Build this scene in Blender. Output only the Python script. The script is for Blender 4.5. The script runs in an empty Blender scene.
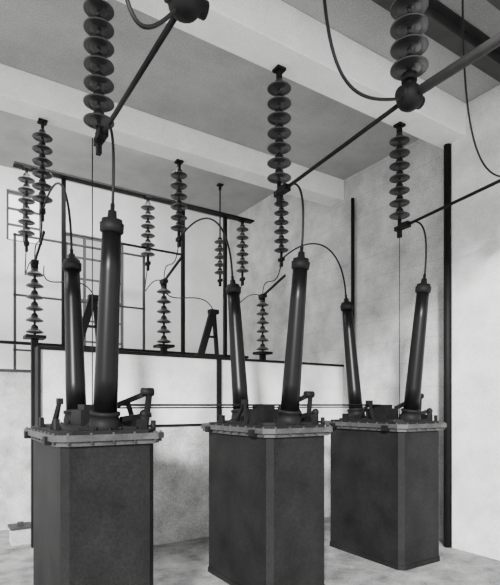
import bpy, bmesh, math, random
from mathutils import Vector, Matrix
random.seed(4)
scene = bpy.context.scene

# ---------------------------------------------------------------- materials
def mat(name, col, rough=0.7, metal=0.0, nscale=8.0, namp=0.15, bump=0.0, fine=0.0, spec=0.5, brick=0.0, coat=0.0):
    m = bpy.data.materials.new(name); m.use_nodes = True
    nt = m.node_tree; N = nt.nodes; L = nt.links
    b = N["Principled BSDF"]
    b.inputs["Roughness"].default_value = rough
    b.inputs["Metallic"].default_value = metal
    b.inputs["Specular IOR Level"].default_value = spec
    b.inputs["Coat Weight"].default_value = coat
    b.inputs["Coat Roughness"].default_value = 0.2
    tc = N.new("ShaderNodeTexCoord")
    n1 = N.new("ShaderNodeTexNoise"); n1.inputs["Scale"].default_value = nscale
    n1.inputs["Detail"].default_value = 6; n1.inputs["Roughness"].default_value = 0.65
    L.new(tc.outputs["Object"], n1.inputs["Vector"])
    r = N.new("ShaderNodeValToRGB")
    r.color_ramp.elements[0].position = 0.3; r.color_ramp.elements[1].position = 0.7
    lo = max(col*(1-namp), 0); hi = min(col*(1+namp), 1)
    r.color_ramp.elements[0].color = (lo, lo, lo*0.99, 1); r.color_ramp.elements[1].color = (hi, hi, hi*0.99, 1)
    L.new(n1.outputs["Fac"], r.inputs["Fac"])
    out = r.outputs["Color"]
    if fine > 0:
        n2 = N.new("ShaderNodeTexNoise"); n2.inputs["Scale"].default_value = 60
        n2.inputs["Detail"].default_value = 3
        L.new(tc.outputs["Object"], n2.inputs["Vector"])
        mr = N.new("ShaderNodeMapRange"); mr.inputs["From Min"].default_value = 0.3; mr.inputs["From Max"].default_value = 0.7
        mr.inputs["To Min"].default_value = 1-fine; mr.inputs["To Max"].default_value = 1+fine
        L.new(n2.outputs["Fac"], mr.inputs["Value"])
        mx = N.new("ShaderNodeVectorMath"); mx.operation = 'SCALE'
        L.new(out, mx.inputs[0]); L.new(mr.outputs[0], mx.inputs["Scale"])
        out = mx.outputs[0]
    hsrc = n1.outputs["Fac"]
    if brick:
        sp = N.new("ShaderNodeSeparateXYZ"); L.new(tc.outputs["Object"], sp.inputs[0])
        mm = N.new("ShaderNodeMath"); mm.operation = 'MULTIPLY'; mm.inputs[1].default_value = 1/0.34
        L.new(sp.outputs["Z"], mm.inputs[0])
        fr = N.new("ShaderNodeMath"); fr.operation = 'FRACT'; L.new(mm.outputs[0], fr.inputs[0])
        ls = N.new("ShaderNodeMath"); ls.operation = 'LESS_THAN'; ls.inputs[1].default_value = 0.06
        L.new(fr.outputs[0], ls.inputs[0])
        m2 = N.new("ShaderNodeMapRange"); m2.inputs["To Min"].default_value = 1.0; m2.inputs["To Max"].default_value = 1-brick
        L.new(ls.outputs[0], m2.inputs["Value"])
        mx2 = N.new("ShaderNodeVectorMath"); mx2.operation = 'SCALE'
        L.new(out, mx2.inputs[0]); L.new(m2.outputs[0], mx2.inputs["Scale"])
        out = mx2.outputs[0]
    L.new(out, b.inputs["Base Color"])
    if bump > 0:
        bp = N.new("ShaderNodeBump"); bp.inputs["Strength"].default_value = bump
        bp.inputs["Distance"].default_value = 0.02
        L.new(hsrc, bp.inputs["Height"]); L.new(bp.outputs[0], b.inputs["Normal"])
    return m

M_WALL  = mat("concrete_wall", 0.42, 0.9, nscale=2.6, namp=0.28, bump=0.3, fine=0.28, brick=.10, spec=.2)
M_FARW  = mat("far_plaster", 0.70, 0.9, nscale=1.2, namp=0.14, bump=0.1, fine=0.15, spec=.2)
M_WHITE = mat("whitewash", 0.66, 0.85, nscale=2.5, namp=0.2, bump=0.2, fine=0.16, spec=.2)
M_GREY  = mat("mottled_grey", 0.40, 0.9, nscale=4, namp=0.35, bump=0.3, fine=0.25, spec=.2)
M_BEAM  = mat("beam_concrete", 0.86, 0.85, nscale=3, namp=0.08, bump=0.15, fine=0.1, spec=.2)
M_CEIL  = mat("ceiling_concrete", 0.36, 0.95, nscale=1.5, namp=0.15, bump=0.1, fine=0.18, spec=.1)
M_FLOOR = mat("floor_concrete", 0.26, 0.85, nscale=3.2, namp=0.55, bump=0.5, fine=0.3, spec=.2)
M_TANK  = mat("tank_paint", 0.011, 0.6, nscale=2.5, namp=0.4, bump=0.02, fine=0.25, spec=.10)
M_STEEL = mat("dark_steel", 0.006, 0.6, nscale=12, namp=0.3, spec=.14)
M_GIRD  = mat("girder_paint", 0.035, 0.6, nscale=6, namp=0.3, spec=.3)
M_PORC  = mat("black_porcelain", 0.003, 0.34, nscale=10, namp=0.2, spec=.17)
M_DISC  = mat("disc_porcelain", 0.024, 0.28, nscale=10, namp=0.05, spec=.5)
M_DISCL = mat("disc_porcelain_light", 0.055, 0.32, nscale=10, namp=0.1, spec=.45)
M_CAP   = mat("galvanised_cap", 0.012, 0.5, nscale=20, namp=0.3, spec=.3)
M_CABLE = mat("cable_black", 0.008, 0.5, nscale=20, namp=0.2, spec=.2)
M_RIM   = mat("rim_steel", 0.045, 0.5, nscale=10, namp=0.4, fine=0.25, spec=.3)
M_SASH  = mat("window_sash", 0.06, 0.6, nscale=10, namp=0.2)
M_FROST = bpy.data.materials.new("frosted_glass"); M_FROST.use_nodes=True
_n=M_FROST.node_tree.nodes; _l=M_FROST.node_tree.links
_t=_n.new("ShaderNodeBsdfTranslucent")
_nz=_n.new("ShaderNodeTexNoise"); _nz.inputs["Scale"].default_value=2.0
_r=_n.new("ShaderNodeValToRGB"); _r.color_ramp.elements[0].color=(.45,.45,.45,1); _r.color_ramp.elements[1].color=(.7,.7,.7,1)
_l.new(_nz.outputs["Fac"],_r.inputs["Fac"]); _l.new(_r.outputs["Color"],_t.inputs["Color"])
_l.new(_t.outputs[0],_n["Material Output"].inputs["Surface"])

# ---------------------------------------------------------------- mesh builder
class B:
    def __init__(s, name, origin=(0,0,0)):
        s.name=name; s.o=Vector(origin); s.bm=bmesh.new(); s.mats=[]; s.cur=0; s.smooth=False
    def use(s, m, smooth=False):
        if m not in s.mats: s.mats.append(m)
        s.cur=s.mats.index(m); s.smooth=smooth; return s
    def face(s, vs):
        try:
            f=s.bm.faces.new(vs); f.material_index=s.cur; f.smooth=s.smooth
        except ValueError: pass
    def box(s, c, size, rot=None):
        c=Vector(c); h=Vector(size)/2; V=[]
        for z in (-1,1):
            for y in (-1,1):
                for x in (-1,1):
                    p=Vector((x*h.x,y*h.y,z*h.z))
                    if rot is not None: p=rot@p
                    V.append(s.bm.verts.new(c+p))
        sm=s.smooth; s.smooth=False
        for f in ((0,2,3,1),(4,5,7,6),(0,1,5,4),(2,6,7,3),(0,4,6,2),(1,3,7,5)):
            s.face([V[i] for i in f])
        s.smooth=sm
    def mm(s, x0,x1,y0,y1,z0,z1): s.box(((x0+x1)/2,(y0+y1)/2,(z0+z1)/2),(x1-x0,y1-y0,z1-z0))
    def lathe(s, p0, axis, prof, seg=24, caps=True):
        p0=Vector(p0); a=Vector(axis).normalized()
        u=a.orthogonal().normalized(); v=a.cross(u)
        rings=[]
        for (t,r) in prof:
            rings.append([s.bm.verts.new(p0+a*t+(u*math.cos(2*math.pi*i/seg)+v*math.sin(2*math.pi*i/seg))*max(r,1e-4)) for i in range(seg)])
        for k in range(len(rings)-1):
            A,C=rings[k],rings[k+1]
            for i in range(seg):
                j=(i+1)%seg; s.face([A[i],A[j],C[j],C[i]])
        if caps:
            sm=s.smooth; s.smooth=False
            s.face(list(reversed(rings[0]))); s.face(rings[-1]); s.smooth=sm
    def cyl(s,p0,p1,r,r1=None,seg=16):
        p0=Vector(p0);p1=Vector(p1); d=p1-p0
        s.lathe(p0,d,[(0,r),(d.length,r if r1 is None else r1)],seg)
    def beam(s,p0,p1,w,h):
        p0=Vector(p0);p1=Vector(p1);d=p1-p0
        s.box((p0+p1)/2,(w,h,d.length),d.to_track_quat('Z','Y').to_matrix())
    def sphere(s,c,r,seg=16,squash=1.0):
        n=8; s.lathe(Vector(c)-Vector((0,0,r*squash)),(0,0,1),[(r*squash*(1-math.cos(math.pi*k/n)),r*math.sin(math.pi*k/n)) for k in range(n+1)],seg,False)
    def tube(s,pts,r,seg=8):
        pts=[Vector(p) for p in pts]; rings=[]; u=None
        for i,p in enumerate(pts):
            a=(pts[min(i+1,len(pts)-1)]-pts[max(i-1,0)]).normalized()
            if u is None: u=a.orthogonal().normalized()
            u=(u-a*u.dot(a)).normalized(); v=a.cross(u)
            rings.append([s.bm.verts.new(p+(u*math.cos(2*math.pi*k/seg)+v*math.sin(2*math.pi*k/seg))*r) for k in range(seg)])
        for k in range(len(rings)-1):
            for i in range(seg):
                j=(i+1)%seg; s.face([rings[k][i],rings[k][j],rings[k+1][j],rings[k+1][i]])
        s.face(list(reversed(rings[0]))); s.face(rings[-1])
    def prism(s,poly,z0,z1):
        n=len(poly)
        A=[s.bm.verts.new((x,y,z0)) for x,y in poly]; C=[s.bm.verts.new((x,y,z1)) for x,y in poly]
        for i in range(n):
            j=(i+1)%n; s.face([A[i],A[j],C[j],C[i]])
        s.face(list(reversed(A))); s.face(C)
    def done(s,bevel=0):
        bmesh.ops.recalc_face_normals(s.bm,faces=s.bm.faces)
        me=bpy.data.meshes.new(s.name)
        bmesh.ops.translate(s.bm,verts=s.bm.verts,vec=-s.o)
        s.bm.to_mesh(me); s.bm.free()
        for m in s.mats: me.materials.append(m)
        ob=bpy.data.objects.new(s.name,me); ob.location=s.o
        scene.collection.objects.link(ob)
        if bevel:
            md=ob.modifiers.new("bevel",'BEVEL'); md.width=bevel; md.segments=2; md.limit_method='ANGLE'
        return ob

def bez(p0,p1,p2,p3,n=24):
    p0,p1,p2,p3=[Vector(p) for p in (p0,p1,p2,p3)]
    return [p0*(1-t)**3+p1*3*t*(1-t)**2+p2*3*t*t*(1-t)+p3*t**3 for t in [i/n for i in range(n+1)]]

XR=5.70; YF=9.6; CZ=5.5; CZ2=6.0
# ---------------------------------------------------------------- room
b=B("floor").use(M_FLOOR); b.mm(-6,XR+.25,-3,YF+.25,-.2,0); b.done()
b=B("wall_right").use(M_WALL); b.mm(XR,XR+.25,-1.5,YF+.25,0,CZ2+.2); b.done()
b=B("trim_pilaster",(5.6,3.2,0)).use(M_WHITE); b.mm(5.5,XR,2.55,3.80,0,CZ); b.done(.01)
wins=[(-2.6,-1.0,2.7,5.3,4,6,True),(-0.7,0.20,4.72,5.62,2,3,False),(1.12,1.72,4.72,5.62,2,3,False),(2.10,3.25,2.60,5.05,3,6,True)]
b=B("wall_far").use(M_FARW)
xp=-6
for (x0,x1,z0,z1,_a,_b,_c) in wins:
    b.mm(xp,x0,YF,YF+.25,0,CZ2+.2); b.mm(x0,x1,YF,YF+.25,0,z0); b.mm(x0,x1,YF,YF+.25,z1,CZ2+.2); xp=x1
b.mm(xp,XR,YF,YF+.25,0,CZ2+.2)
b.done()
for k,(a,c,z0,z1,nx,nz,fr) in enumerate(wins):
    b=B("window_%d"%(k+1),((a+c)/2,YF+.1,z0)).use(M_SASH)
    t=.022
    for i in range(nx+1):
        x=a+t+(c-a-2*t)*i/nx; b.mm(x-t,x+t,YF+.06,YF+.12,z0,z1)
    for i in range(nz+1):
        z=z0+t+(z1-z0-2*t)*i/nz; b.mm(a,c,YF+.07,YF+.11,z-t*.8,z+t*.8)
    b.use(M_FROST)
    if fr: b.mm(a,c,YF+.12,YF+.125,z0,z1)
    b.done()
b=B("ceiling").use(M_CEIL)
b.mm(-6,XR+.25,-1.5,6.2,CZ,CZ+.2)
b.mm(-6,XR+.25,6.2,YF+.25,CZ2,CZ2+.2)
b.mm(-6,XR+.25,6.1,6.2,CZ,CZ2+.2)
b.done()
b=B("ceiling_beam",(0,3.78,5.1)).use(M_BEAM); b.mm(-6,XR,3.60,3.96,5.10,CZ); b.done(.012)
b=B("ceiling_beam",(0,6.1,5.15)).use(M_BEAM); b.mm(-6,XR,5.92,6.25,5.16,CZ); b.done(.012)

# low partition walls
b=B("wall_partition",(3.3,6,0)).use(M_WHITE); b.mm(1.03,XR,5.95,6.10,1.53,2.43)
b.use(M_GREY); b.mm(1.03,XR,5.945,6.105,0,1.53)  # lower half of the partition in darker, mottled grey
b.use(M_STEEL); b.mm(1.03,XR,5.93,6.12,2.43,2.465); b.mm(1.01,1.04,5.92,6.12,0,2.465)
b.mm(3.31,3.37,5.90,5.94,0,2.43)
b.mm(1.03,XR,5.92,5.945,1.52,1.55)
b.done()
b=B("wall_partition_rear",(-1,7.9,0)).use(M_GREY); b.mm(-6,2.5,7.85,8.0,0,2.28)
b.use(M_GIRD); b.mm(-6,2.5,7.83,8.02,2.28,2.32); b.done()

b=B("wall_conduit",(5.46,3.82,0)).use(M_STEEL,True); b.cyl((5.50,3.86,0),(5.50,3.86,5.1),.045)
b.done()
b=B("wall_conduit",(5.62,5.68,2.5)).use(M_STEEL,True); b.cyl((5.65,5.68,0),(5.65,5.68,5.10),.028)
b.done()

def ibeam(b,p0,p1,w=.16,h=.26):
    p0=Vector(p0);p1=Vector(p1);t=.02;d=Vector((0,0,1))
    ax=(p1-p0).normalized(); side=ax.cross(d)
    L=(p1-p0).length; c=(p0+p1)/2
    rot=Matrix((ax,side,d)).transposed()
    b.box(c,(L,t,h),rot); b.box(c+d*(h/2-t/2),(L,w,t),rot); b.box(c-d*(h/2-t/2),(L,w,t),rot)
b=B("steel_girder",(3,2.32,5.3)).use(M_GIRD); ibeam(b,(-4,2.32,5.365),(5.68,2.32,5.365)); b.done()
b=B("steel_girder",(3.3,2.9,5.3)).use(M_GIRD); ibeam(b,(2.2,2.9,5.39),(5.48,2.9,5.39),.16,.2); b.done()

# ---------------------------------------------------------------- insulator strings
def disc(b,x,y,z,R=.127,mt=M_DISC):
    b.use(M_CAP,True)
    b.lathe((x,y,z),(0,0,-1),[(0,.012),(.012,.03),(.03,.042),(.065,.046),(.075,.048)],16)
    b.use(mt,True)
    b.lathe((x,y,z-.060),(0,0,-1),[(0,.046),(.010,.07),(.024,R*.83),(.036,R),(.043,R+.001),(.048,R-.008),(.042,R-.02),(.054,R-.03),(.044,R-.045),(.054,R-.055),(.044,.035),(.05,.02)],28)
    b.use(M_CAP,True); b.cyl((x,y,z-.09),(x,y,z-.146),.016,seg=10)
def string(x,y,ztop,n=7,zsup=None,ball=False,R=.118,mt=M_DISC,pitch=.146):
    b=B("insulator_string",(x,y,ztop))
    zs=ztop if zsup is None else zsup
    b.use(M_STEEL,True); b.cyl((x,y,ztop),(x,y,zs-.02),.014,seg=8)
    b.use(M_STEEL); b.box((x,y,zs-.014),(.10,.10,.024)); b.box((x,y,zs-.06),(.03,.06,.09))
    z=ztop
    for i in range(n):
        disc(b,x,y,z,R,mt); z-=pitch
    b.use(M_STEEL,True)
    if ball:
        b.cyl((x,y,z+.02),(x,y,z-.14),.03); b.cyl((x,y,z-.0),(x,y,z-.05),.055)
        b.sphere((x,y,z-.16),.095); 
        b.cyl((x-.10,y,z-.16),(x+.12,y,z-.16),.045); zz=z-.16
    else:
        b.cyl((x,y,z+.01),(x,y,z-.10),.022); b.sphere((x,y,z-.10),.040)
        b.use(M_STEEL); b.box((x,y,z-.10),(.05,.12,.05)); b.box((x,y,z-.16),(.035,.05,.10)); zz=z-.10
    b.done(); return Vector((x,y,zz))
TX=[1.107,2.865,4.62]
S=[string(x,3.88,5.00,7,zsup=5.098) for x in TX]
Nn=[string(x,2.32,zt,7,zsup=5.232,ball=True,R=.132) for x,zt in zip(TX,(5.08,5.18,5.18))]
S2=[string(x,6.2,5.06,6,zsup=5.158,R=.115) for x in TX]
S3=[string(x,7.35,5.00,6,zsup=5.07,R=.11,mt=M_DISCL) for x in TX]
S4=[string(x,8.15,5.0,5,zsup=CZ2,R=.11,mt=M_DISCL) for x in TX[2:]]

# ---------------------------------------------------------------- disconnect frames behind partition
b=B("switch_frame",(3,7.35,0)).use(M_STEEL)
for x in (1.62,3.52,4.33): b.box((x,7.46,2.55),(.055,.055,5.1))
b.box((2.40,7.46,2.3),(.04,.04,4.6))
b.box((2.9,7.38,5.09),(3.9,.14,.03)); b.box((2.6,7.46,2.66),(4.4,.07,.04)); b.box((3.0,7.46,4.3),(1.1,.03,.03))
b.done()
b=B("switch_frame",(2.6,8.8,0)).use(M_GIRD)  # lighter grey than the front frame: distance haze put into the colour
for x in (1.15,1.95,3.35): b.box((x,8.8,2.3),(.04,.04,4.6))
for z in (2.7,3.6,4.58): b.box((2.25,8.8,z),(2.25,.04,.03))
b.done()
def post(x,y,z0,n=6):
    b=B("disconnect_switch",(x,y,0))
    b.use(M_STEEL); b.mm(x-.04,x+.04,y-.04,y+.04,0,z0-.03); b.box((x,y,z0-.02),(.24,.24,.04))
    z=z0+.146*n
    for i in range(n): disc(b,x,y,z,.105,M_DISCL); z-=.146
    b.use(M_STEEL,True); zt=z0+.146*n
    b.cyl((x,y,zt-.02),(x,y,zt+.08),.045)
    b.use(M_STEEL); b.beam((x,y+.1,zt+.02),(x,y-.62,zt+.26),.022,.035); b.box((x,y,zt+.05),(.08,.14,.05))
    b.done()
for x in TX: post(x,6.72,2.68)
for x in (1.62,3.27):
    b=B("switch_operating_bracket",(x,6.03,2.47)).use(M_STEEL)
    b.beam((x-.16,6.03,2.475),(x+.03,6.03,3.10),.05,.09); b.beam((x+.10,6.03,2.475),(x+.05,6.03,3.10),.04,.05)
    b.box((x-.02,6.03,2.485),(.42,.12,.03)); b.box((x+.04,6.03,3.10),(.13,.10,.06)); b.box((x,6.03,2.75),(.2,.04,.03))
    b.done()

# ---------------------------------------------------------------- oil circuit breakers
def tank(cx,cy=4.15,H=1.59):
    b=B("oil_circuit_breaker",(cx,cy,0))
    def octo(w,d,c):
        w/=2;d/=2
        return [(cx-w,cy-d+c),(cx-w+c,cy-d),(cx+w-c,cy-d),(cx+w,cy-d+c),(cx+w,cy+d-c),(cx+w-c,cy+d),(cx-w+c,cy+d),(cx-w,cy+d-c)]
    b.use(M_TANK); b.prism(octo(.69,1.18,.05),.05,H-.08)
    b.prism(octo(.71,1.20,.055),0,.05)
    b.use(M_RIM); b.prism(octo(.77,1.26,.07),H-.08,H-.050)
    b.prism(octo(.83,1.33,.08),H-.045,H)
    b.use(M_TANK); b.prism(octo(.75,1.24,.07),H-.051,H-.044)
    A=octo(.72,1.20,.08); C=octo(.60,1.02,.08)
    b.prism(A,H,H+.025); b.prism(C,H+.025,H+.045)
    b.use(M_RIM,True)
    P=octo(.79,1.29,.08)
    for i in range(8):
        p=Vector(P[i]);q=Vector(P[(i+1)%8]);n=max(1,int((q-p).length/.13))
        for k in range(n):
            r=p.lerp(q,k/n); b.cyl((r.x,r.y,H-.07),(r.x,r.y,H+.014),.010,seg=6)
    b.use(M_STEEL)
    for sx in (-1,1):
        for sy in (-1,1):
            b.box((cx+sx*.41,cy+sy*.42,H-.045),(.05,.08,.06))
            b.box((cx+sx*.32,cy+sy*.30,H+.06),(.03,.08,.09))
    for sg in (-1,1):
        base=Vector((cx,cy+sg*.42,H+.01)); top=Vector((cx,cy+sg*.61,3.17)); ax=(top-base); L=ax.length; ax.normalize()
        b.use(M_STEEL,True)
        b.lathe(base-ax*.04,ax,[(0,.15),(.06,.15),(.065,.118),(.12,.112),(.16,.10),(.165,.112),(.19,.112),(.195,.09)],28)
        b.use(M_PORC,True)
        b.lathe(base,ax,[(.14,.089),(.4,.0875),(L*.5,.080),(L*.75,.074),(L-.10,.068)],32)
        b.use(M_STEEL,True)
        b.lathe(base,ax,[(L-.12,.070),(L-.11,.084),(L-.05,.087),(L-.045,.075),(L-.02,.073),(L-.01,.035),(L+.04,.03),(L+.045,.016),(L+.09,.016)],24)
        u=ax.orthogonal().normalized(); v=ax.cross(u)
        for k in range(8):
            q=base+ax*.02+(u*math.cos(k*math.pi/4)+v*math.sin(k*math.pi/4))*.132
            b.cyl(q,q+ax*.03,.010,seg=6)
    b.use(M_STEEL)
    b.box((cx,cy,H+.10),(.22,.32,.14)); b.box((cx,cy,H+.19),(.14,.20,.05))
    b.box((cx+.27,cy-.28,H+.06),(.09,.42,.08))
    b.beam((cx+.10,cy-.12,H+.17),(cx+.44,cy-.22,H+.32),.035,.045)
    b.beam((cx+.44,cy-.22,H+.33),(cx+.39,cy-.24,H+.0),.035,.04)
    b.beam((cx+.26,cy-.18,H+.24),(cx+.28,cy-.30,H+.05),.03,.03)
    b.beam((cx+.12,cy-.44,H+.10),(cx+.40,cy-.34,H+.13),.03,.04)
    b.beam((cx-.33,cy-.18,H+.02),(cx-.24,cy-.02,H+.24),.028,.028)
    b.beam((cx-.24,cy+.16,H+.02),(cx-.24,cy-.02,H+.24),.028,.028)
    b.box((cx-.24,cy-.02,H+.24),(.04,.08,.05))
    b.use(M_STEEL,True)
    b.cyl((cx+.37,cy-.22,H+.32),(cx+.47,cy-.22,H+.32),.035)
    b.cyl((cx+.30,cy-.46,H),(cx+.30,cy-.46,H+.14),.03); b.sphere((cx+.30,cy-.46,H+.14),.036)
    b.cyl((cx+.36,cy-.50,H+.0),(cx+.36,cy-.50,H+.09),.02)
    b.done()
for x in TX: tank(x)

b=B("operating_rod",(3,4.6,1.8)).use(M_STEEL,True)
b.cyl((1.15,4.15,1.80),(4.6,4.15,1.80),.010); b.cyl((1.15,4.22,1.775),(4.6,4.22,1.775),.007)
b.done()

# ---------------------------------------------------------------- conductors
for i,x in enumerate(TX):
    s=S[i]; n=Nn[i]
    b=B("bus_conductor",s).use(M_STEEL,True); b.cyl(s+Vector((0,-.02,0)),n,.017,seg=10)
    b.cyl(n,n+Vector((0,-.12,0)),.03); b.use(M_GIRD,True); b.cyl(n+Vector((0,-.10,0)),n+Vector((0,-1.5,.0)),.034)
    b.use(M_STEEL); b.box(s+Vector((0,-.08,.01)),(.07,.12,.06)); b.done()
    ft=Vector((x,3.54-.01,3.24)); rt=Vector((x,4.76+.01,3.24))
    b=B("jumper_cable",ft).use(M_CABLE,True)
    b.tube(bez(s,s+Vector((0,-.35,.10)),ft+Vector((0,-.06,.5)),ft),.011)
    b.done()
    s2=S2[i]
    b=B("jumper_cable",rt).use(M_CABLE,True)
    b.tube(bez(rt,rt+Vector((0,.05,.75)),s2+Vector((0,-.75,.25)),s2),.012)
    b.done()
    s3=S3[i]
    b=B("jumper_cable",s2).use(M_CABLE,True)
    b.tube(bez(s2,s2+Vector((0,.1,-.6)),Vector((x,6.7,4.1)),Vector((x,6.72,3.6))),.008); b.done()
    b=B("jumper_cable",s3).use(M_CABLE,True)
    b.tube(bez(s3,s3+Vector((0,.3,-.8)),Vector((x,7.4,3.9)),Vector((x,6.76,3.62))),.008); b.done()
for x in (1.62,3.27):
    b=B("jumper_cable",(x,6,3)).use(M_CABLE,True)
    b.tube(bez((x+.04,6.03,3.12),(x-.1,6.1,3.5),(x-.5,6.5,3.1),(x-.40,6.72,2.68+.9)),.008); b.done()
for x in (TX[0]-.05,TX[2]):
    b=B("thin_wire",(x,3.88,3.8)).use(M_CABLE,True); b.cyl((x,3.88,3.88),(x,3.88,1.66),.0045,seg=6); b.done()
n=Nn[1]
b=B("hanging_cable",n).use(M_CABLE,True)
b.tube(bez((2.03,2.32,5.23),(2.01,2.32,3.75),(2.2,2.32,3.70),n,30),.011); b.done()
n=Nn[0]
b=B("hanging_cable",n).use(M_CABLE,True)
b.tube(bez((.74,2.32,5.23),(.70,2.32,3.35),(.85,2.32,3.55),n,30),.011); b.done()
n=Nn[2]
b=B("hanging_cable",n).use(M_CABLE,True)
b.tube(bez((3.50,2.32,5.23),(3.48,2.32,3.75),(3.7,2.32,3.4),n,30),.008); b.done()

b=B("tool_box",(1.0,6.9,0)).use(M_GREY); b.mm(.87,1.10,6.9,7.15,0,.2); b.use(M_GIRD); b.mm(.85,1.12,6.88,7.17,.2,.23); b.mm(.95,1.02,6.98,7.06,.23,.27); b.done()

# ---------------------------------------------------------------- light
w=bpy.data.worlds.new("World"); scene.world=w; w.use_nodes=True
bg=w.node_tree.nodes["Background"]; bg.inputs["Color"].default_value=(1,1,1,1); bg.inputs["Strength"].default_value=2.9
sd=bpy.data.lights.new("sun",'SUN'); sd.energy=10; sd.angle=math.radians(6)
so=bpy.data.objects.new("sun",sd); scene.collection.objects.link(so)
so.rotation_euler=Vector((.64,.70,-.29)).to_track_quat('-Z','Y').to_euler()
for k,x in enumerate((-1.5,2.0)):
    ld=bpy.data.lights.new("rear_bay_fill",'AREA'); ld.shape='RECTANGLE'; ld.size=2.6; ld.size_y=.7; ld.energy=240  # added fill lights, hidden behind the beam, to brighten the rear bay
    lo=bpy.data.objects.new("rear_bay_fill",ld); scene.collection.objects.link(lo)
    lo.location=(x,6.95,5.93); lo.rotation_euler=(math.radians(30),0,0)

# ---------------------------------------------------------------- camera
cd=bpy.data.cameras.new("camera"); cam=bpy.data.objects.new("camera",cd); scene.collection.objects.link(cam)
cd.sensor_fit='HORIZONTAL'; cd.sensor_width=36; cd.lens=491/500*36; cd.shift_y=112.5/500
cam.location=(0,0,1.8); cam.rotation_euler=(math.pi/2,0,-math.atan2(.545,.838))
cd.clip_end=100
scene.camera=cam
